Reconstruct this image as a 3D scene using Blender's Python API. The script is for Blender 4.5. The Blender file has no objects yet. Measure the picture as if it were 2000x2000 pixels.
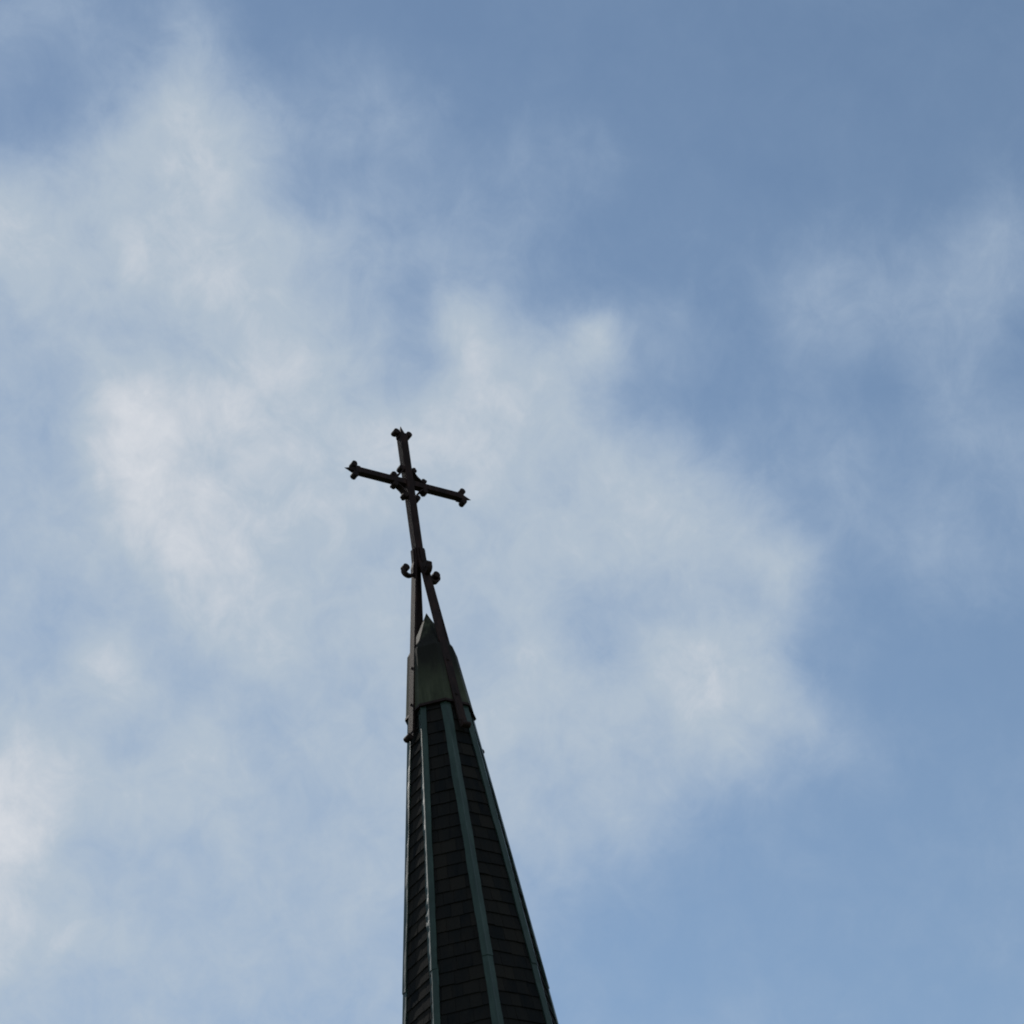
import bpy, bmesh, math, random
from mathutils import Vector, Matrix
random.seed(7)
R = math.radians
scene = bpy.context.scene
col = scene.collection

# ------------------------------------------------------------------ camera
PITCH, YAW, ROLL = R(36.893), R(2.654), R(-9.541)
fw = Vector((math.sin(YAW)*math.cos(PITCH), math.cos(YAW)*math.cos(PITCH), math.sin(PITCH)))
rt = fw.cross(Vector((0, 0, 1))).normalized()
up = rt.cross(fw)
rt2 = rt*math.cos(ROLL) + up*math.sin(ROLL)
up2 = -rt*math.sin(ROLL) + up*math.cos(ROLL)
cam = bpy.data.objects.new('camera', bpy.data.cameras.new('camera'))
col.objects.link(cam)
M = Matrix((rt2, up2, -fw)).transposed().to_4x4()
M.translation = Vector((0, -34, 1.6))
cam.matrix_world = M
cam.data.sensor_width = 36
cam.data.lens = 36*5200/2000
cam.data.clip_start = .1
cam.data.clip_end = 5000
scene.camera = cam

# ------------------------------------------------------------------ light
SUN_AZ, SUN_EL = R(-34), R(44)       # azimuth from +Y towards +X, elevation
sun_dir = Vector((math.sin(SUN_AZ)*math.cos(SUN_EL), math.cos(SUN_AZ)*math.cos(SUN_EL), math.sin(SUN_EL)))
sun = bpy.data.objects.new('sun', bpy.data.lights.new('sun', 'SUN'))
sun.data.energy = 2.3
sun.data.angle = R(.6)
sun.data.color = (1, .95, .87)
sun.rotation_euler = sun_dir.to_track_quat('Z', 'Y').to_euler()
col.objects.link(sun)

scene.view_settings.view_transform = 'Standard'
scene.view_settings.look = 'None'
scene.view_settings.exposure = 0.0
scene.view_settings.gamma = 1
scene.render.engine = 'CYCLES'
scene.cycles.filter_width = 1.9
scene.cycles.max_bounces = 6

world = bpy.data.worlds.new('World')
scene.world = world
world.use_nodes = True
wt = world.node_tree
wt.nodes.clear()


class NT:
    """short helper round one node tree"""
    def __init__(s, t): s.t = t
    def n(s, typ, **kw):
        nd = s.t.nodes.new(typ)
        for k, v in kw.items(): setattr(nd, k, v)
        return nd
    def link(s, a, b): s.t.links.new(a, b)
    def put(s, sock, v):
        if hasattr(v, 'is_linked') or isinstance(v, bpy.types.NodeSocket): s.link(v, sock)
        else: sock.default_value = v
    def math(s, op, *a, clamp=False):
        nd = s.n('ShaderNodeMath', operation=op, use_clamp=clamp)
        for i, v in enumerate(a): s.put(nd.inputs[i], v)
        return nd.outputs[0]
    def vmath(s, op, *a):
        nd = s.n('ShaderNodeVectorMath', operation=op)
        for i, v in enumerate(a): s.put(nd.inputs[i], v)
        return nd.outputs['Value'] if op in ('DISTANCE', 'DOT_PRODUCT', 'LENGTH') else nd.outputs['Vector']
    def noise(s, vec, scale, detail=4, rough=.5, out='Fac', dist=0):
        nd = s.n('ShaderNodeTexNoise')
        if vec is not None: s.link(vec, nd.inputs['Vector'])
        nd.inputs['Scale'].default_value = scale
        nd.inputs['Detail'].default_value = detail
        nd.inputs['Roughness'].default_value = rough
        nd.inputs['Distortion'].default_value = dist
        return nd.outputs[out]
    def maprange(s, v, a, b, c, d, smooth=False):
        nd = s.n('ShaderNodeMapRange', interpolation_type='SMOOTHSTEP' if smooth else 'LINEAR')
        for i, x in enumerate((v, a, b, c, d)): s.put(nd.inputs[i], x)
        return nd.outputs[0]
    def ramp(s, fac, stops):
        nd = s.n('ShaderNodeValToRGB')
        e = nd.color_ramp.elements
        while len(e) < len(stops): e.new(.5)
        for el, (p, c) in zip(e, stops):
            el.position = p; el.color = (*c, 1)
        s.link(fac, nd.inputs[0])
        return nd.outputs[0]
    def mix(s, fac, a, b, blend='MIX'):
        nd = s.n('ShaderNodeMix', data_type='RGBA', blend_type=blend)
        s.put(nd.inputs[0], fac)
        for i, v in ((6, a), (7, b)):
            s.put(nd.inputs[i], (*v, 1) if isinstance(v, tuple) and len(v) == 3 else v)
        return nd.outputs[2]


# ------------------------------------------------------------------ sky with thin drifting clouds
w = NT(wt)
sky = w.n('ShaderNodeTexSky', sky_type='NISHITA')
sky.sun_disc = False
sky.sun_elevation = SUN_EL
sky.sun_rotation = SUN_AZ
sky.air_density = 1.0
sky.dust_density = 0.05
sky.ozone_density = 1.2
dirn = w.n('ShaderNodeTexCoord').outputs['Generated']
# cloud cover at bearings round the spire: azimuth, elevation, reach (degrees), cover
COVER = [
    (-9.71, 47.96, 2.75, 0.35), (-8.97, 46.86, 2.12, -0.18), (-10.60, 46.00, 2.30, 0.06), (-7.43, 47.93, 2.32, 0.23),
    (-7.51, 46.95, 2.23, 0.45), (-5.94, 48.00, 2.23, 0.03), (-10.25, 46.87, 2.65, 0.08), (-4.63, 47.84, 1.85, 0.93),
    (-5.09, 46.86, 1.85, 0.96), (-6.00, 46.02, 2.05, 0.71), (-4.43, 45.72, 1.69, 0.82), (-5.67, 44.67, 2.05, 0.81),
    (-6.90, 44.94, 2.01, 0.64), (-4.07, 44.81, 1.69, 0.70), (-7.77, 43.85, 2.30, 0.72), (-6.29, 43.24, 2.21, 0.77),
    (-4.25, 43.47, 1.98, 0.79), (-2.59, 43.13, 1.85, 0.64), (-9.91, 44.00, 1.73, 0.48), (-10.51, 44.23, 2.34, 1.28),
    (-8.76, 45.21, 2.30, 0.51), (-10.16, 45.11, 1.69, 0.17), (-9.04, 43.10, 1.76, 0.70), (-10.41, 42.90, 1.99, 0.58),
    (-3.68, 46.46, 1.57, 0.55), (-3.08, 47.20, 2.09, 0.08), (-3.25, 48.20, 2.65, -0.13), (-3.17, 45.53, 1.48, 0.72),
    (-0.85, 47.59, 2.49, -0.06), (-1.04, 46.61, 2.25, 0.22), (0.58, 46.46, 2.23, 0.48), (1.74, 45.78, 2.37, 0.36),
    (-1.82, 45.89, 1.89, 0.31), (-1.03, 44.92, 1.73, 0.39), (-1.15, 44.26, 1.73, 0.10), (-2.50, 44.70, 1.65, 0.38),
    (0.48, 44.45, 2.34, 0.19), (0.28, 43.45, 1.85, 0.45), (2.88, 45.09, 2.67, 0.12), (3.85, 46.33, 2.74, -0.02),
    (1.64, 47.48, 2.81, -0.16), (5.67, 46.88, 3.90, -0.07), (8.86, 46.38, 3.39, -0.05), (11.97, 45.80, 3.39, -0.06),
    (14.99, 45.14, 3.39, -0.05), (17.92, 44.41, 3.63, -0.03), (19.62, 43.95, 3.97, -0.13), (6.02, 45.24, 2.74, 0.11),
    (9.12, 44.74, 3.39, -0.00), (12.15, 44.15, 3.32, 0.00), (15.01, 43.28, 3.32, -0.02), (17.95, 42.77, 2.59, 0.08),
    (18.44, 41.47, 3.11, -0.01), (3.15, 43.58, 2.25, 0.21), (4.78, 43.71, 2.30, 0.23), (6.10, 43.86, 2.39, 0.27),
    (6.00, 42.95, 1.82, 0.11), (7.66, 42.69, 2.46, 0.01), (9.89, 42.29, 2.50, 0.02), (12.16, 42.06, 2.85, -0.07),
    (14.44, 41.90, 2.62, 0.07), (15.72, 41.24, 2.15, -0.02), (17.48, 41.73, 2.30, -0.08), (-1.32, 43.25, 1.73, 0.64),
    (-0.14, 42.92, 2.23, 0.34), (1.70, 42.72, 1.98, 0.36), (3.65, 42.37, 1.85, 0.29), (5.10, 41.94, 1.78, 0.13),
    (6.47, 41.26, 1.78, 0.04), (8.07, 41.46, 2.32, 0.07), (10.19, 40.84, 2.50, 0.04), (2.71, 41.69, 1.66, 0.28),
    (1.19, 41.75, 1.52, 0.19), (4.13, 41.15, 1.73, 0.14), (-4.86, 42.27, 2.12, 0.87), (-3.32, 42.39, 1.89, 0.68),
    (-1.83, 42.05, 1.79, 0.67), (-7.16, 41.93, 2.34, 0.74), (-9.40, 41.99, 1.76, 0.77), (-6.16, 41.43, 2.23, 0.37),
    (-8.71, 41.08, 2.12, 0.26), (-10.46, 41.34, 2.32, 0.43), (-4.30, 40.64, 2.37, 0.78), (-2.66, 40.64, 2.25, 0.81),
    (-1.42, 40.87, 1.78, 0.61), (-1.16, 41.53, 2.11, 0.45), (-7.35, 39.68, 2.34, 0.98), (-7.13, 38.76, 2.39, 0.98),
    (-7.59, 40.37, 2.23, 1.06), (-5.85, 40.06, 2.01, 0.95), (-6.01, 38.48, 2.32, 0.81), (-5.19, 39.34, 2.37, 0.82),
    (-3.06, 38.84, 2.53, 0.75), (-9.66, 39.75, 2.22, 0.59), (-10.50, 40.22, 2.39, 0.45), (-9.58, 38.29, 2.16, 0.40),
    (-10.70, 38.65, 2.53, 0.57), (-1.53, 39.28, 2.15, 0.79), (-1.85, 38.17, 2.46, 0.76), (-3.93, 37.77, 2.46, 0.73),
    (0.71, 40.89, 1.36, 0.28), (0.45, 40.34, 1.83, 0.32), (0.00, 41.19, 1.52, 0.52), (-0.39, 39.86, 1.87, 0.56),
    (1.84, 41.22, 1.36, 1.00), (2.98, 40.85, 1.36, 1.07), (2.34, 40.01, 1.66, 0.82), (3.83, 39.92, 1.52, 0.80),
    (3.67, 40.52, 1.65, 0.46), (5.11, 40.20, 1.66, 0.70), (5.87, 40.20, 1.33, 1.00), (3.62, 39.03, 2.02, 0.80),
    (2.10, 38.88, 1.98, 0.76), (4.69, 39.11, 1.66, 0.66), (5.78, 39.29, 1.33, 0.65), (6.03, 38.55, 1.65, 0.06),
    (6.44, 39.53, 1.50, 0.13), (6.95, 40.26, 1.56, 0.27), (7.75, 39.89, 2.15, 0.33), (0.36, 39.09, 1.98, 0.97),
    (0.45, 37.93, 2.65, 0.69), (1.87, 37.76, 2.58, 0.76), (5.41, 37.84, 2.02, 0.84), (6.65, 37.52, 1.65, 1.07),
    (3.29, 37.57, 2.34, 0.69), (4.60, 36.92, 2.34, 0.69), (6.66, 36.47, 1.79, 0.80), (7.27, 37.65, 1.93, 0.01),
    (8.09, 36.92, 1.76, 0.61), (9.16, 36.60, 1.65, 0.32), (8.96, 35.94, 1.32, 0.65), (7.87, 36.14, 1.52, 0.59),
    (8.47, 35.21, 1.65, 0.67), (9.51, 34.90, 1.36, 0.86), (9.45, 34.21, 1.57, 0.70), (7.05, 35.24, 1.69, 0.67),
    (5.72, 35.58, 1.98, 0.70), (4.06, 35.84, 1.98, 0.75), (2.63, 35.81, 2.34, 0.70), (4.04, 34.45, 1.64, 0.45),
    (4.05, 33.87, 1.76, 0.38), (3.54, 34.76, 1.69, 0.40), (5.20, 34.62, 1.76, 0.52), (8.16, 34.11, 1.65, 0.41),
    (6.82, 34.35, 1.70, 0.53), (8.70, 33.54, 1.36, 0.55), (2.06, 35.08, 2.12, 0.75), (2.04, 34.27, 2.15, 0.41),
    (2.92, 33.80, 1.64, 0.89), (5.95, 33.68, 1.70, 0.74), (7.23, 33.23, 1.57, 0.73), (8.11, 33.42, 1.11, 0.68),
    (6.37, 32.57, 1.70, 0.80), (7.37, 32.16, 1.69, 0.71), (5.05, 32.79, 1.85, 0.70), (8.19, 32.71, 1.41, 0.76),
    (8.60, 31.70, 1.65, 0.79), (9.48, 30.95, 1.56, 0.57), (5.45, 31.57, 1.85, 0.60), (6.70, 31.13, 1.82, 0.80),
    (4.00, 31.11, 1.89, 0.74), (3.60, 32.44, 2.16, 0.71), (4.16, 30.63, 2.12, 0.70), (2.62, 31.66, 2.32, 0.58),
    (1.76, 32.81, 2.32, 0.73), (7.26, 30.68, 2.00, 0.48), (8.31, 30.60, 1.65, 0.44), (10.46, 30.64, 2.34, 0.50),
    (2.32, 30.10, 2.32, 0.57), (3.50, 30.04, 2.15, 0.34), (5.17, 30.35, 1.85, 0.39), (2.83, 28.66, 2.22, 0.25),
    (2.03, 28.55, 2.77, 0.43), (6.40, 29.92, 1.82, 0.17), (7.58, 29.36, 2.05, 0.22), (4.87, 29.03, 2.30, 0.31),
    (3.94, 27.70, 2.58, 0.19), (12.21, 40.07, 2.62, 0.39), (12.72, 39.37, 2.34, 0.44), (14.51, 40.13, 2.62, 0.22),
    (15.89, 39.79, 2.15, 0.33), (17.56, 40.18, 2.62, 0.47), (14.58, 38.35, 2.53, 0.38), (15.65, 38.44, 2.01, 0.44),
    (14.97, 37.44, 1.78, 0.19), (14.95, 36.62, 2.25, 0.42), (15.54, 35.53, 2.89, 0.32), (11.21, 37.12, 2.15, 0.35),
    (11.54, 36.35, 1.99, 0.36), (10.95, 38.58, 2.34, 0.21), (11.49, 41.04, 2.52, 0.32), (9.26, 39.85, 2.65, 0.08),
    (9.10, 38.36, 2.35, 0.08), (10.39, 37.76, 2.22, 0.19), (13.02, 38.13, 2.48, -0.09), (12.97, 36.74, 2.15, 0.03),
    (13.59, 35.65, 2.37, 0.17), (16.46, 37.53, 2.53, -0.12), (12.56, 34.72, 2.52, 0.25), (15.11, 34.00, 3.14, 0.26),
    (13.88, 33.25, 2.71, 0.35), (11.35, 35.34, 1.73, 0.31), (10.51, 34.46, 1.63, 0.23), (11.16, 33.86, 2.12, 0.00),
    (10.05, 35.72, 1.66, 0.26), (9.79, 32.98, 1.85, 0.25), (11.15, 32.46, 2.15, 0.15), (12.80, 32.10, 2.18, 0.05),
    (14.38, 31.96, 3.14, -0.11), (9.50, 31.99, 1.94, 0.18), (10.94, 31.35, 2.05, -0.15), (12.60, 30.64, 2.73, 0.06),
    (13.90, 29.76, 3.41, -0.05), (8.99, 29.67, 2.35, 0.06), (10.86, 29.29, 2.98, 0.04), (12.53, 28.35, 3.41, 0.10),
    (8.55, 28.04, 2.62, 0.12), (5.98, 28.16, 2.71, 0.04), (6.29, 26.75, 3.51, 0.11), (8.13, 26.42, 2.98, 0.06),
    (10.23, 27.13, 2.98, 0.08), (11.88, 26.22, 3.31, 0.11), (12.22, 24.46, 4.31, -0.02), (3.65, 26.29, 3.70, 0.01),
    (9.70, 25.21, 3.65, 0.02), (2.22, 26.84, 2.83, 0.16), (-5.18, 36.72, 2.15, 0.92), (-6.12, 37.24, 2.52, 0.93),
    (-4.89, 35.56, 2.16, 0.84), (-3.99, 34.92, 2.15, 0.95), (-3.47, 34.65, 1.93, 0.51), (-6.91, 36.26, 1.93, 0.68),
    (-7.39, 35.38, 1.76, 0.68), (-8.43, 36.34, 2.30, 0.47), (-10.34, 36.96, 2.46, 0.64), (-10.24, 35.84, 2.89, 0.50),
    (-9.73, 35.04, 2.25, 0.53), (-2.85, 36.19, 2.30, 0.66), (-1.26, 36.39, 1.89, 0.69), (-2.12, 35.33, 1.85, 0.68),
    (-2.42, 34.21, 1.66, 0.65), (-1.33, 34.10, 2.02, 0.62), (-6.18, 35.08, 1.93, 0.70), (-2.58, 37.09, 1.85, 0.72),
    (-0.88, 35.20, 2.34, 0.67), (-8.92, 37.48, 2.71, 0.81), (-8.40, 34.53, 1.76, 0.87), (-7.81, 34.28, 1.70, 1.06),
    (-8.32, 33.74, 1.33, 0.89), (-9.80, 33.25, 1.56, 0.80), (-9.30, 32.78, 1.66, 0.86), (-10.61, 32.72, 1.66, 0.99),
    (-10.77, 31.61, 2.16, 1.20), (-10.93, 30.62, 2.30, 1.01), (-9.99, 31.92, 1.65, 0.62), (-9.92, 30.36, 1.76, 0.61),
    (-10.45, 29.50, 1.78, 0.58), (-11.09, 29.09, 2.32, 1.12), (-9.59, 29.02, 2.05, 0.74), (-8.98, 31.20, 1.93, 0.57),
    (-10.84, 33.84, 2.25, 0.61), (-9.11, 33.89, 1.66, 0.47), (-6.48, 33.18, 1.73, 0.79), (-6.55, 32.28, 1.85, 0.75),
    (-5.46, 32.54, 1.70, 0.94), (-7.65, 31.79, 2.37, 0.85), (-5.34, 31.07, 2.18, 0.70), (-6.04, 30.56, 2.62, 0.60),
    (-7.36, 30.21, 2.37, 0.49), (-4.16, 29.84, 2.37, 0.55), (-4.81, 32.38, 2.05, 0.39), (-3.18, 32.58, 1.78, 0.86),
    (-2.38, 32.50, 2.34, 0.58), (-2.00, 31.32, 2.34, 0.60), (-6.65, 34.32, 1.79, 0.37), (-5.06, 33.87, 2.02, 0.48),
    (-4.21, 33.01, 1.70, 0.40), (-7.83, 32.93, 1.85, 0.37), (-2.79, 33.45, 1.85, 0.51), (-3.84, 31.50, 2.25, 0.49),
    (-8.65, 30.18, 2.16, 0.64), (-2.32, 30.00, 2.93, 0.69), (-7.47, 28.66, 2.71, 0.56), (-5.55, 28.85, 2.53, 0.57),
    (-3.69, 28.34, 2.53, 0.53), (-2.17, 28.18, 3.54, 0.46), (-9.39, 27.91, 2.75, 0.47), (-10.87, 27.99, 2.34, 0.73),
    (-6.30, 27.47, 3.70, 0.48), (-3.82, 27.13, 3.39, 0.47), (-11.01, 27.34, 3.21, 0.39), (-13.93, 50.57, 6.93, 0.22),
    (-13.65, 25.32, 5.74, 0.61), (-8.37, 50.65, 5.46, 0.33), (-9.75, 25.12, 5.46, 0.53), (-2.70, 50.46, 4.86, 0.29),
    (-5.79, 24.80, 5.46, 0.48), (2.97, 49.99, 5.46, 0.13), (-1.80, 24.38, 5.74, 0.49), (8.51, 49.25, 5.46, 0.17),
    (2.18, 23.85, 5.46, 0.30), (13.84, 48.26, 5.46, 0.17), (6.10, 23.22, 5.54, 0.24), (18.89, 47.05, 5.46, 0.12),
    (9.94, 22.51, 5.46, 0.26), (23.61, 45.65, 6.59, 0.16), (13.67, 21.72, 7.48, 0.24), (-13.72, 47.15, 4.93, 0.25),
    (21.99, 42.42, 5.28, 0.18), (-13.68, 43.54, 4.45, 0.68), (20.34, 39.04, 5.19, 0.24), (-13.65, 39.89, 4.63, 0.48),
    (18.81, 35.59, 5.15, 0.30), (-13.62, 36.22, 5.03, 0.55), (17.41, 32.11, 5.46, 0.27), (-13.59, 32.57, 4.47, 0.74),
    (16.12, 28.63, 5.46, 0.25), (-13.56, 28.96, 4.25, 0.60), (14.92, 25.19, 5.63, 0.28)
]
wn = w.noise(dirn, 30, 8, .6, 'Color')
warp = w.vmath('SCALE', w.vmath('SUBTRACT', wn, (.5, .5, .5)), )
warp.node.inputs['Scale'].default_value = 0.018
wd = w.vmath('ADD', dirn, warp)
num, den = .04*.45, .04
for i_, (az, el, rad, cov) in enumerate(COVER):
    if i_ and i_ % 50 == 0:                 # tie each batch to the one before, so that Cycles evaluates them in turn
        tie = w.n('ShaderNodeVectorMath', operation='MULTIPLY_ADD')
        w.put(tie.inputs[0], den); tie.inputs[1].default_value = (1e-9, 1e-9, 1e-9); w.put(tie.inputs[2], wd)
        wd = tie.outputs['Vector']
    c = (math.sin(R(az))*math.cos(R(el)), math.cos(R(az))*math.cos(R(el)), math.sin(R(el)))
    k = w.maprange(w.vmath('DISTANCE', wd, c), 0, R(rad), 1, 0, True)
    k = w.math('POWER', k, 1.6)
    num = w.math('MULTIPLY_ADD', k, cov, num)
    den = w.math('ADD', den, k)
cover = w.math('DIVIDE', num, den)
# wind-drawn strands: the fine structure is stretched along one bearing
mpw = w.n('ShaderNodeMapping'); mpw.inputs['Rotation'].default_value = (R(35), R(-50), 0); mpw.inputs['Scale'].default_value = (1, .45, 1)
w.link(dirn, mpw.inputs[0]); strk = mpw.outputs[0]
fine = w.math('SUBTRACT', w.noise(dirn, 22, 11, .62, dist=.25), .5)
fine2 = w.math('SUBTRACT', w.noise(strk, 60, 10, .64, dist=.5), .5)
amp = w.maprange(cover, 0, .5, .5, 1)
cover = w.math('ADD', cover, w.math('MULTIPLY', amp, w.math('ADD', w.math('MULTIPLY', fine, 0.52), w.math('MULTIPLY', fine2, 0.44))))
fac = w.maprange(cover, -.05, 1.05, 0, 1)
ccol = w.ramp(fac, [(0, (.28, .395, .56)), (.35, (.385, .485, .62)), (.7, (.47, .55, .635)), (.85, (.57, .62, .685)), (1, (.69, .715, .76))])
opac = w.ramp(fac, [(0, (0, 0, 0)), (.12, (.10, .10, .10)), (.3, (.40, .40, .40)), (.45, (.66, .66, .66)), (.65, (.88, .88, .88)), (.85, (.98, .98, .98)), (1, (1, 1, 1))])
bg1 = w.n('ShaderNodeBackground'); bg1.inputs['Strength'].default_value = 0.1
bg2 = w.n('ShaderNodeBackground'); bg2.inputs['Strength'].default_value = 1.0
skyc = w.vmath('MULTIPLY', sky.outputs[0], (1.12, 1.09, .995))
w.link(skyc, bg1.inputs[0])
w.link(ccol, bg2.inputs[0])
mixs = w.n('ShaderNodeMixShader')
w.link(opac, mixs.inputs[0]); w.link(bg1.outputs[0], mixs.inputs[1]); w.link(bg2.outputs[0], mixs.inputs[2])
wo = w.n('ShaderNodeOutputWorld')
w.link(mixs.outputs[0], wo.inputs[0])
world.cycles.sampling_method = 'MANUAL'
world.cycles.sample_map_resolution = 512


# ------------------------------------------------------------------ materials
def material(name):
    m = bpy.data.materials.new(name); m.use_nodes = True
    t = NT(m.node_tree)
    return m, t, m.node_tree.nodes['Principled BSDF']

def obj_co(t):
    return t.n('ShaderNodeTexCoord').outputs['Object']

def bump(t, b, h, strength, dist):
    nd = t.n('ShaderNodeBump'); nd.inputs['Strength'].default_value = strength
    nd.inputs['Distance'].default_value = dist
    t.link(h, nd.inputs['Height']); t.link(nd.outputs[0], b.inputs['Normal'])

def slate_material():
    m, t, b = material('weathered dark slate')
    co = obj_co(t)
    ri = t.n('ShaderNodeNewGeometry').outputs['Random Per Island']
    base = t.ramp(ri, [(0, (.011, .012, .013)), (.35, (.015, .0155, .016)), (.7, (.019, .018, .017)), (1, (.026, .023, .020))])
    mp = t.n('ShaderNodeMapping'); mp.inputs['Scale'].default_value = (1, 1, .25)
    t.link(co, mp.inputs[0])
    st = t.noise(mp.outputs[0], 7, 6, .6)
    c = t.mix(t.maprange(st, .4, .72, 0, .6), base, (.028, .023, .019))
    lich = t.maprange(t.noise(co, 24, 5, .6), .6, .72, 0, .35)
    c = t.mix(lich, c, (.028, .034, .03))
    t.link(c, b.inputs['Base Color'])
    b.inputs['Roughness'].default_value = 1
    b.inputs['Specular IOR Level'].default_value = .04
    bump(t, b, t.noise(co, 45, 6, .6), .5, .01)
    return m

def copper_material(name, dark, mid, light, stain=None, rough=.5, spec=.5):
    m, t, b = material(name)
    co = obj_co(t)
    mp = t.n('ShaderNodeMapping'); mp.inputs['Scale'].default_value = (1, 1, .12)
    t.link(co, mp.inputs[0])
    n1 = t.noise(mp.outputs[0], 11, 6, .6)
    c = t.ramp(n1, [(.3, dark), (.5, mid), (.72, light)])
    c = t.mix(t.maprange(t.noise(co, 3, 5, .6), .42, .68, 0, .55), c, dark)
    if stain:                       # rust and soot washed down from the iron legs, patchy, in streaks
        z = t.n('ShaderNodeSeparateXYZ'); t.link(co, z.inputs[0])
        h = t.math('ADD', z.outputs[2], t.math('MULTIPLY', t.math('SUBTRACT', n1, .5), 1.1))
        up_ = t.maprange(h, stain[0], stain[1], 0, 1, True)
        dn_ = t.maprange(h, stain[2], stain[3], 1, 0, True)
        c = t.mix(t.math('MULTIPLY', t.math('MULTIPLY', up_, dn_), .85), c, stain[4])
    t.link(c, b.inputs['Base Color'])
    b.inputs['Roughness'].default_value = rough
    b.inputs['Specular IOR Level'].default_value = spec
    bump(t, b, t.math('ADD', t.noise(mp.outputs[0], 9, 4, .5), t.math('MULTIPLY', t.noise(co, 60, 4), .15)), .35, .02)
    return m

def iron_material():
    m, t, b = material('rusted wrought iron')
    co = obj_co(t)
    mp = t.n('ShaderNodeMapping'); mp.inputs['Scale'].default_value = (1, 1, .3)
    t.link(co, mp.inputs[0])
    c = t.ramp(t.noise(mp.outputs[0], 14, 6, .62), [(.3, (.011, .0072, .0068)), (.52, (.022, .0125, .011)), (.75, (.05, .0235, .0185))])
    t.link(c, b.inputs['Base Color'])
    b.inputs['Roughness'].default_value = .72
    b.inputs['Specular IOR Level'].default_value = .15
    b.inputs['Specular Tint'].default_value = (1, .8, .74, 1)
    bump(t, b, t.noise(co, 70, 5, .6), .4, .006)
    return m

SLATE = slate_material()
RIB = copper_material('green patinated copper', (.017, .033, .026), (.027, .051, .040), (.044, .073, .056), rough=.42, spec=.26)
CAP = copper_material('olive patinated copper', (.036, .039, .025), (.055, .059, .036), (.085, .088, .056),
                      stain=(23.75, 24.45, 24.75, 25.35, (.010, .008, .0075)), rough=.75, spec=.1)
IRON = iron_material()

def stone_material():
    m, t, b = material('tower brick')
    co = obj_co(t)
    br = t.n('ShaderNodeTexBrick'); t.link(co, br.inputs['Vector'])
    br.inputs['Scale'].default_value = 4
    br.inputs['Color1'].default_value = (.25, .12, .09, 1); br.inputs['Color2'].default_value = (.20, .09, .07, 1)
    br.inputs['Mortar'].default_value = (.3, .28, .25, 1)
    t.link(br.outputs[0], b.inputs['Base Color']); b.inputs['Roughness'].default_value = .9
    return m

def ground_material():
    m, t, b = material('mown grass')
    co = obj_co(t)
    t.link(t.ramp(t.noise(co, .8, 8, .6), [(.3, (.035, .055, .02)), (.7, (.07, .095, .035))]), b.inputs['Base Color'])
    b.inputs['Roughness'].default_value = .95
    return m


# ------------------------------------------------------------------ object helpers
def tag(o, label=None, category=None, group=None, kind=None):
    if label: o['label'] = label
    if category: o['category'] = category
    if group: o['group'] = group
    if kind: o['kind'] = kind
    return o

def empty(name, loc=(0, 0, 0)):
    o = bpy.data.objects.new(name, None); o.location = loc
    o.empty_display_size = .3
    col.objects.link(o); return o

def mesh(name, bm, mat, parent=None, smooth=False, bevel=0, seg=2):
    if bevel:
        bmesh.ops.remove_doubles(bm, verts=bm.verts, dist=1e-5)
    bmesh.ops.recalc_face_normals(bm, faces=bm.faces)
    me = bpy.data.meshes.new(name); bm.to_mesh(me); bm.free()
    me.materials.append(mat)
    if smooth:
        for p in me.polygons: p.use_smooth = True
    o = bpy.data.objects.new(name, me); col.objects.link(o)
    if bevel:
        md = o.modifiers.new('bevel', 'BEVEL'); md.width = bevel; md.segments = seg; md.limit_method = 'ANGLE'
    if parent:
        o.parent = parent
        o.matrix_parent_inverse = Matrix.Translation(-world_loc(parent))
    return o

def world_loc(o):
    v = o.location.copy(); p = o.parent
    while p:
        v += p.location + o.matrix_parent_inverse.translation
        o, p = p, p.parent
    return v

def hexa(bm, pts):
    """eight points: bottom ring of four, top ring of four"""
    v = [bm.verts.new(p) for p in pts]
    for f in ((0, 1, 2, 3), (7, 6, 5, 4), (0, 4, 5, 1), (1, 5, 6, 2), (2, 6, 7, 3), (3, 7, 4, 0)):
        bm.faces.new([v[i] for i in f])
    return v

def bar(bm, a, b, n, wid, thick, wid2=None):
    """flat bar from a to b; n = direction of the flat face's normal"""
    a, b = Vector(a), Vector(b)
    d = (b-a).normalized(); n = (n - d*n.dot(d)).normalized(); s = d.cross(n)
    w2 = wid2 or wid
    def ring(p, w_): return [p + s*w_/2*i + n*thick/2*j for i, j in ((-1, -1), (1, -1), (1, 1), (-1, 1))]
    hexa(bm, ring(a, wid) + ring(b, w2))

def ribbon(bm, path, axis, wid, thick):
    """flat strip swept along a planar path; its width runs along axis"""
    path = [Vector(p) for p in path]; axis = axis.normalized()
    rings = []
    for i, p in enumerate(path):
        d = (path[min(i+1, len(path)-1)] - path[max(i-1, 0)]).normalized()
        n = d.cross(axis)
        th = thick(i/(len(path)-1)) if callable(thick) else thick
        wd_ = wid(i/(len(path)-1)) if callable(wid) else wid
        rings.append([bm.verts.new(p + axis*wd_/2*s + n*th/2*q) for s, q in ((-1, -1), (1, -1), (1, 1), (-1, 1))])
    for a, b in zip(rings, rings[1:]):
        for i in range(4):
            bm.faces.new((a[i], a[(i+1) % 4], b[(i+1) % 4], b[i]))
    bm.faces.new(rings[0][::-1]); bm.faces.new(rings[-1])

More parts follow.
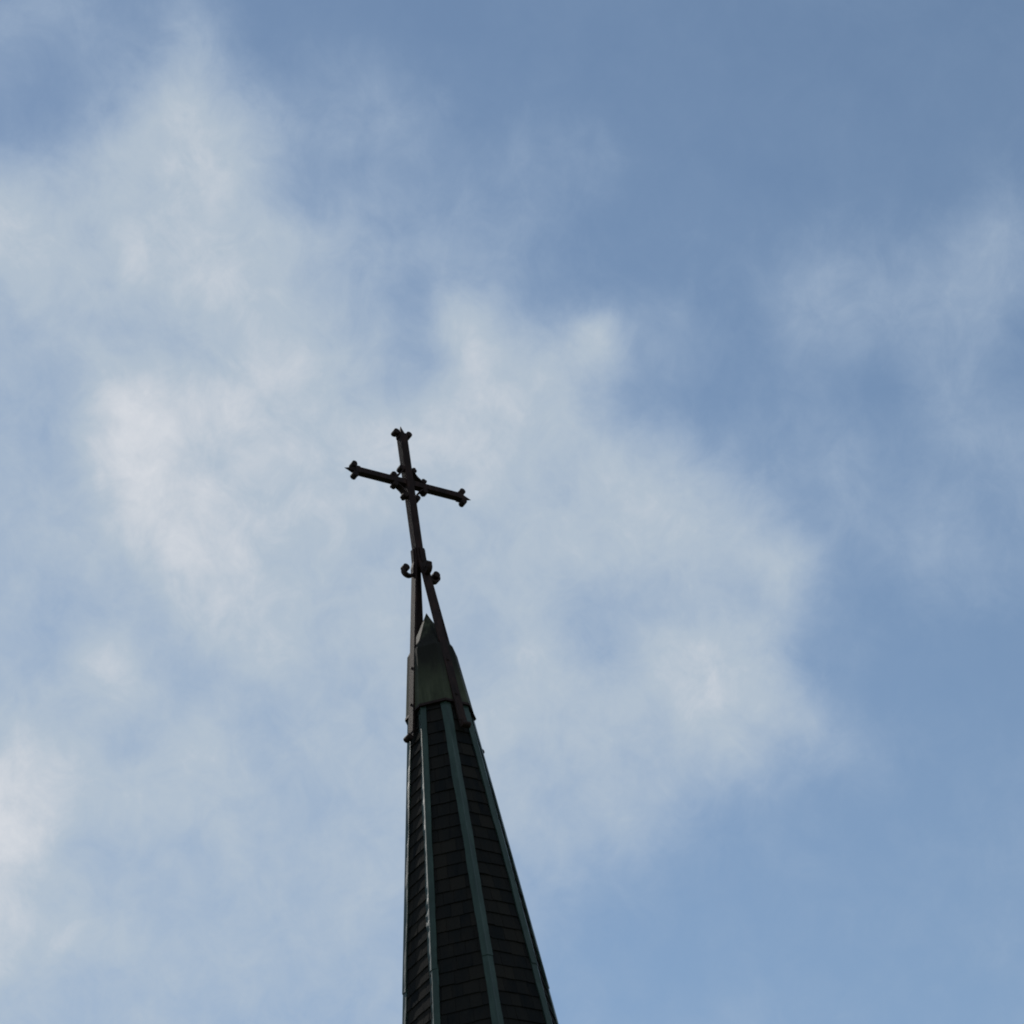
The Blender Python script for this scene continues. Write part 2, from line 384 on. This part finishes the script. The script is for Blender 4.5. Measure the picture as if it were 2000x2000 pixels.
def roll(bm, c, axis, rad, wid, seg=20):
    """solid rolled end, a short cylinder with eased rims"""
    axis = axis.normalized()
    x = axis.orthogonal().normalized(); y = axis.cross(x)
    rings = []
    for s, r in ((-.5, .8), (-.44, 1), (.44, 1), (.5, .8)):
        rings.append([bm.verts.new(Vector(c) + axis*wid*s + (x*math.cos(2*math.pi*i/seg) + y*math.sin(2*math.pi*i/seg))*rad*r) for i in range(seg)])
    for a, b in zip(rings, rings[1:]):
        for i in range(seg):
            bm.faces.new((a[i], a[(i+1) % seg], b[(i+1) % seg], b[i]))
    bm.faces.new(rings[0][::-1]); bm.faces.new(rings[-1])


# ------------------------------------------------------------------ the spire's measure
Z_AP, K, TH = 27.5917, .1172, R(12.521)
BEND = -.000557                                  # the old timber spire is slightly crooked
Z_BASE = 13.0
AP = math.cos(R(22.5))
def adir(az): return Vector((math.sin(az), -math.cos(az), 0))     # azimuth from the street side, towards +X
def axis_at(z): return Vector((BEND*(Z_AP-z)**2 if z < Z_AP else 0, 0, z))
def rad_at(z): return K*(Z_AP-z)
def hip_az(n): return TH + R(45*n)
def hip(n, z, off=0): return axis_at(z) + adir(hip_az(n))*(rad_at(z)+off)
SL = math.atan(K)

# ground and tower (below the picture) carry the spire
bm = bmesh.new()
bmesh.ops.create_grid(bm, x_segments=8, y_segments=8, size=1500)
g = mesh('ground', bm, ground_material()); tag(g, kind='structure')

spire = empty('church_spire', (0, 0, 0))
tag(spire, 'dark slate octagonal church spire with green copper ribs and cap, below the iron cross', 'church spire')
bm = bmesh.new()
c0 = axis_at(Z_BASE); h = 2.05
hexa(bm, [Vector((c0.x+x*h, y*h, 0)) for x, y in ((-1, -1), (1, -1), (1, 1), (-1, 1))] +
         [Vector((c0.x+x*h, y*h, Z_BASE-.02)) for x, y in ((-1, -1), (1, -1), (1, 1), (-1, 1))])
mesh('tower_wall', bm, stone_material(), spire)

# slates: a solid core with real overlapping slates laid in courses on its eight slopes
bm = bmesh.new()
CORE = -.035
levels = [Z_BASE + i*(23.6-Z_BASE)/12 for i in range(13)]
rings = [[bm.verts.new(hip(n, z, CORE)) for n in range(8)] for z in levels]
for a, b in zip(rings, rings[1:]):
    for n in range(8): bm.faces.new((a[n], a[(n+1) % 8], b[(n+1) % 8], b[n]))
bm.faces.new(rings[0][::-1]); bm.faces.new(rings[-1])
COURSE = .2185
zs = []
z = 22.478 % COURSE + math.ceil((Z_BASE)/COURSE)*COURSE
while z < 23.5: zs.append(z); z += COURSE
for n in range(8):
    nm = (adir(hip_az(n+.5))*math.cos(SL) + Vector((0, 0, math.sin(SL))))
    tg = adir(hip_az(n+.5)+R(90))
    for r_, z in enumerate(zs):
        zt = z + COURSE*1.12
        a0, b0, a1, b1 = hip(n, z, -.006), hip(n+1, z, -.006), hip(n, zt, -.006), hip(n+1, zt, -.006)
        wlen = (b0-a0).length
        x = -random.uniform(0, .12) if r_ % 2 else -random.uniform(.1, .2)
        while x < wlen:
            wsl = random.uniform(.15, .24)
            u0, u1 = max(0, x+.002), min(wlen, x+wsl-.002)
            x += wsl
            if u1-u0 < .015: continue
            f0, f1 = u0/wlen, u1/wlen
            dz = random.uniform(-.007, .007)
            lift = random.uniform(.009, .015) + (random.random() < .05)*random.uniform(.004, .012)
            q0, q1 = a0.lerp(b0, f0), a0.lerp(b0, f1)
            q2, q3 = a1.lerp(b1, f1), a1.lerp(b1, f0)
            dv = Vector((0, 0, dz+random.uniform(-.002, .002))); de = Vector((0, 0, dz+random.uniform(-.002, .002)))
            t_ = .008
            hexa(bm, [q0+nm*(lift-t_)+dv, q1+nm*(lift-t_)+de, q2-nm*.016, q3-nm*.016,
                      q0+nm*lift+dv, q1+nm*lift+de, q2-nm*.006, q3-nm*.006])
mesh('slate_roof', bm, SLATE, spire)

# copper flashing on the eight hips: two wings folded over the hip, lapped where two lengths meet
JOINT = 18.86
def wing_strip(bm, n, z0, z1, lift0, lift1, seed):
    rnd = random.Random(seed)
    N = max(4, int((z1-z0)/.09))
    rows_ = []
    d1 = adir(hip_az(n+.5)+R(90)); d0 = -adir(hip_az(n-.5)+R(90))
    n1 = adir(hip_az(n+.5)); n0 = adir(hip_az(n-.5))
    ph = [rnd.uniform(0, 6.28) for _ in range(8)]
    for i in range(N+1):
        z = z0 + (z1-z0)*i/N
        lf = lift0 + (lift1-lift0)*i/N
        c = hip(n, z, lf)
        wv = .083
        e0 = .004*math.sin(z*3.1+ph[0]) + .0025*math.sin(z*8.3+ph[1]) + rnd.gauss(0, .0015)
        e1 = .003*math.sin(z*2.7+ph[2]) + .002*math.sin(z*9.1+ph[3]) + rnd.gauss(0, .001)
        k0 = .005*math.sin(z*5.3+ph[4])*math.sin(z*1.3+ph[5]) + rnd.gauss(0, .0018)
        k1 = .002*math.sin(z*4.3+ph[6]) + rnd.gauss(0, .0006)
        if n == 7:                                          # sprung loose: the wing hangs and wanders
            k0 = -.014 + .010*math.sin(z*2.1+1)*math.sin(z*.9) + rnd.gauss(0, .0025)
            e0 += .006*math.sin(z*11+ph[6])*(math.sin(z*1.7) > .2)
            if z < 20: k0 += rnd.gauss(0, .004); c += d0*rnd.gauss(0, .003)
        ko = k0+.006 if n == 7 else k0
        prof = [c + d0*(wv+e0) + n0*-.022,               # turned-down lip
                c + d0*(wv+e0) + n0*(.004+ko),
                c + d0*(.062 if n == 7 else .045) + n0*(.004+k0*(1 if n == 7 else .6)),
                c + d0*.010 + n0*.004,
                c + (n0+n1)*.0045,                        # fold along the hip
                c + d1*.010 + n1*.004,
                c + d1*.045 + n1*(.003+k1),
                c + d1*(wv+e1) + n1*(.003+k1),
                c + d1*(wv+e1) + n1*-.022]
        rows_.append([bm.verts.new(p) for p in prof])
    for a, b in zip(rows_, rows_[1:]):
        for i in range(len(a)-1): bm.faces.new((a[i], a[i+1], b[i+1], b[i]))
    for r_, flip in ((rows_[0], True), (rows_[-1], False)):   # close the ends
        bm.faces.new(r_[::-1] if flip else r_)
    for a, b in zip(rows_, rows_[1:]): bm.faces.new((a[-1], a[0], b[0], b[-1]))
for n in range(8):
    bm = bmesh.new()
    wing_strip(bm, n, Z_BASE, JOINT+.05, .024, .018, 11+n)
    wing_strip(bm, n, JOINT+random.uniform(-.02, .02), 23.6, .029, .016, 41+n)
    mesh('hip_flashing', bm, RIB, spire)

# copper cap
Z_CB, Z_SH, Z_TIP = 23.45, 24.62, 25.419
cap_prof = [(Z_CB, .040), (Z_CB+.02, .050), (Z_CB+.05, .050), (Z_SH-.03, .040), (Z_SH+.06, .004)]
bm = bmesh.new()
rr = []
rnd = random.Random(3)
for z, off in cap_prof[:4]:
    rr.append([bm.verts.new(hip(n, z, off)) for n in range(8)])
zt_r = rad_at(Z_SH+.05)-.005
rr.append([bm.verts.new(axis_at(Z_SH+.07) + adir(hip_az(n))*zt_r) for n in range(8)])
rr.append([bm.verts.new(axis_at(Z_TIP-.12) + adir(hip_az(n))*zt_r*.17) for n in range(8)])
rr.append([bm.verts.new(axis_at(Z_TIP) + adir(hip_az(n))*.006) for n in range(8)])
under = [bm.verts.new(hip(n, Z_CB, -.03)) for n in range(8)]
rr.insert(0, under)
for a, b in zip(rr, rr[1:]):
    for n in range(8): bm.faces.new((a[n], a[(n+1) % 8], b[(n+1) % 8], b[n]))
bm.faces.new(rr[0][::-1]); bm.faces.new(rr[-1])
cap = mesh('copper_cap', bm, CAP, spire)
# rusty iron band clamped round the cap's lower edge
bm = bmesh.new()
bands = []
for z, off in ((Z_CB-.012, .022), (Z_CB-.012, .064), (Z_CB+.034, .058), (Z_CB+.034, .030)):
    bands.append([bm.verts.new(hip(n, z, off)) for n in range(8)])
for a, b in zip(bands, bands[1:]+bands[:1]):
    for n in range(8): bm.faces.new((a[n], a[(n+1) % 8], b[(n+1) % 8], b[n]))
mesh('cap_band', bm, IRON, spire)

# ------------------------------------------------------------------ the iron cross
Z_COL, Z_CR, Z_TOP, L = 26.43, 27.9967, 29.2018, 1.1666
W = .134; WA = .104
AX = R(0)
def X(z): return Vector((axis_at(min(z, Z_AP)).x, 0, z))
ARM = adir(TH+R(112.5-2.19+1.0)); FR = adir(TH+R(22.5-2.19+1.0)); UP = Vector((0, 0, 1))
cross = empty('roof_cross', (0, 0, 22.9))
tag(cross, 'rusty dark iron cross with scrolled ends, standing on four straddling legs above the copper cap', 'cross')

def box_beam(name, a, b, s, w1, w2, tip=None):
    bm = bmesh.new()
    a, b = Vector(a), Vector(b); d = (b-a).normalized(); q = d.cross(s).normalized()
    def ring(p, f=1): return [p + s*w1/2*i*f + q*w2/2*j*f for i, j in ((-1, -1), (1, -1), (1, 1), (-1, 1))]
    hexa(bm, ring(a)+ring(b))
    return bm
TIPL = .175
bm = box_beam('post', X(Z_COL-.16), X(Z_TOP-TIPL), ARM, W, W)
post = mesh('post', bm, IRON, cross, bevel=.006)
bm = box_beam('arm', X(Z_CR)-ARM*(L-TIPL), X(Z_CR)+ARM*(L-TIPL), FR, W-.02, WA)
arm = mesh('crossbar', bm, IRON, cross, bevel=.006)

def spike(base, d, s, parent):
    q = d.cross(s)
    bm = bmesh.new()
    def ring(p, f): return [bm.verts.new(p + s*W/2*i*f + q*W/2*j*f) for i, j in ((-1, -1), (1, -1), (1, 1), (-1, 1))]
    rs = [ring(base-d*.01, .70), ring(base+d*.025, .56), ring(base+d*TIPL*.6, .27), ring(base+d*TIPL*1.04, .02)]
    for a, b in zip(rs, rs[1:]):
        for i in range(4): bm.faces.new((a[i], a[(i+1) % 4], b[(i+1) % 4], b[i]))
    bm.faces.new(rs[0][::-1]); bm.faces.new(rs[-1])
    return mesh('spike', bm, IRON, parent)

def arc(c, x, y, r0, r1, a0, a1, n=14):
    return [c + (x*math.cos(a0+(a1-a0)*i/n) + y*math.sin(a0+(a1-a0)*i/n))*(r0+(r1-r0)*i/n) for i in range(n+1)]

def end_scroll(base, d, side, parent):
    """a strip leaving the beam's flank near its tip, curling outwards into a roll"""
    bm = bmesh.new()
    wv = W*.86; hw = (W if d == UP else WA)/2
    p0 = base - d*.085 + side*(hw+.004)
    c = base + d*.006 + side*(hw+.052)
    path = [p0, base-d*.06+side*(hw+.006), base-d*.03+side*(hw+.006)] + arc(c, d, side, .05, .04, R(-75), R(150), 12)
    ribbon(bm, path, FR, wv, .016)
    roll(bm, c, FR, .046, wv+.004)
    return mesh('scroll', bm, IRON, parent, bevel=0)

for d, par, base in ((UP, post, X(Z_TOP-TIPL)), (ARM, arm, X(Z_CR)+ARM*(L-TIPL)), (-ARM, arm, X(Z_CR)-ARM*(L-TIPL))):
    spike(base, d, FR, par)
    side = ARM if d == UP else UP
    end_scroll(base, d, side, par); end_scroll(base, d, -side, par)

# brackets in the four corners of the crossing: a strip across the corner with a roll at either end
for sx in (-1, 1):
    for sz in (-1, 1):
        bm = bmesh.new()
        a, u = ARM*sx, UP*sz
        c0 = X(Z_CR)
        pa = c0 + a*(W/2+.205) + u*(WA/2+.052)           # roll on the arm
        pb = c0 + a*(W/2+.052) + u*(WA/2+.225)           # roll on the post
        rr_ = .042
        s1 = arc(pa, a, u, rr_, rr_, R(30), R(-125), 8) ; s2 = arc(pb, u, a, rr_, rr_, R(-125), R(30), 8)
        m0, m1 = s1[-1], s2[0]
        mid = (m0+m1)/2 - (a+u)*.012
        path = s1 + [m0.lerp(mid, .5), mid, mid.lerp(m1, .5)] + s2
        ribbon(bm, path, FR, W*.9, .02)
        roll(bm, pa, FR, rr_, W*.9+.006); roll(bm, pb, FR, rr_, W*.9+.006)
        mesh('bracket', bm, IRON, cross)

# four legs, each a flat bar from the collar down over the cap to a curled foot on the slates
Z_FT = 22.97
for i, dv in enumerate((-ARM, FR, ARM, -FR)):
    az = TH + R((-67.5, 22.5, 112.5, -157.5)[i])
    n_ = adir(az)
    top = X(Z_COL) + n_*(W/2+.018)
    zt2 = Z_FT
    foot = axis_at(Z_FT) + n_*(rad_at(Z_FT)*AP+.075)
    bm = bmesh.new()
    tg = n_.cross(UP)
    upr = X(Z_COL+.22) + n_*(W/2+.012)
    path = [upr, X(Z_COL+.08) + n_*(W/2+.013), top] + [top.lerp(foot, f) for f in (.1, .25, .4, .55, .7, .85, .97)]
    ribbon(bm, path, tg, .138, .034)
    leg = mesh('leg', bm, IRON, cross, bevel=.004)
    # curled foot
    bm = bmesh.new()
    d = (foot-top).normalized(); out = (n_ - d*n_.dot(d)).normalized()
    c = foot + out*.05
    ribbon(bm, [foot-d*.10, foot-d*.03] + arc(c, d, out, .045, .036, R(-80), R(150), 12), tg, .138, .022)
    roll(bm, c, tg, .042, .138)
    mesh('foot_scroll', bm, IRON, leg)
    # bolts through the leg
    for f in (.62, .82):
        bm = bmesh.new()
        roll(bm, top.lerp(foot, f)+out*.022, out, .022, .022, 8)
        mesh('bolt', bm, IRON, leg)
    if i == 3: continue                                   # the rear leg carries no scroll
    # collar scroll: leaves the post, sweeps down and out and curls up into a roll
    bm = bmesh.new()
    ro = (.195, .13, .185)[i]; zc = Z_COL - (.235, .235, .235)[i]
    P = lambda r_, z_: X(z_) + n_*r_
    path = [P(W/2+.03, Z_COL+.2), P(W/2+.035, Z_COL+.08), P(W/2+.042, Z_COL-.06), P(W/2+ro-.122, zc+.06)]
    path += arc(P(W/2+ro-.02, zc-.02), n_, UP, .094, .080, R(192), R(375), 16)
    c = P(W/2+ro+.022, zc+.03)
    ribbon(bm, path, tg, lambda f: .07+.025*f, .036)
    roll(bm, c, tg, .06, .105)
    mesh('collar_scroll', bm, IRON, leg)
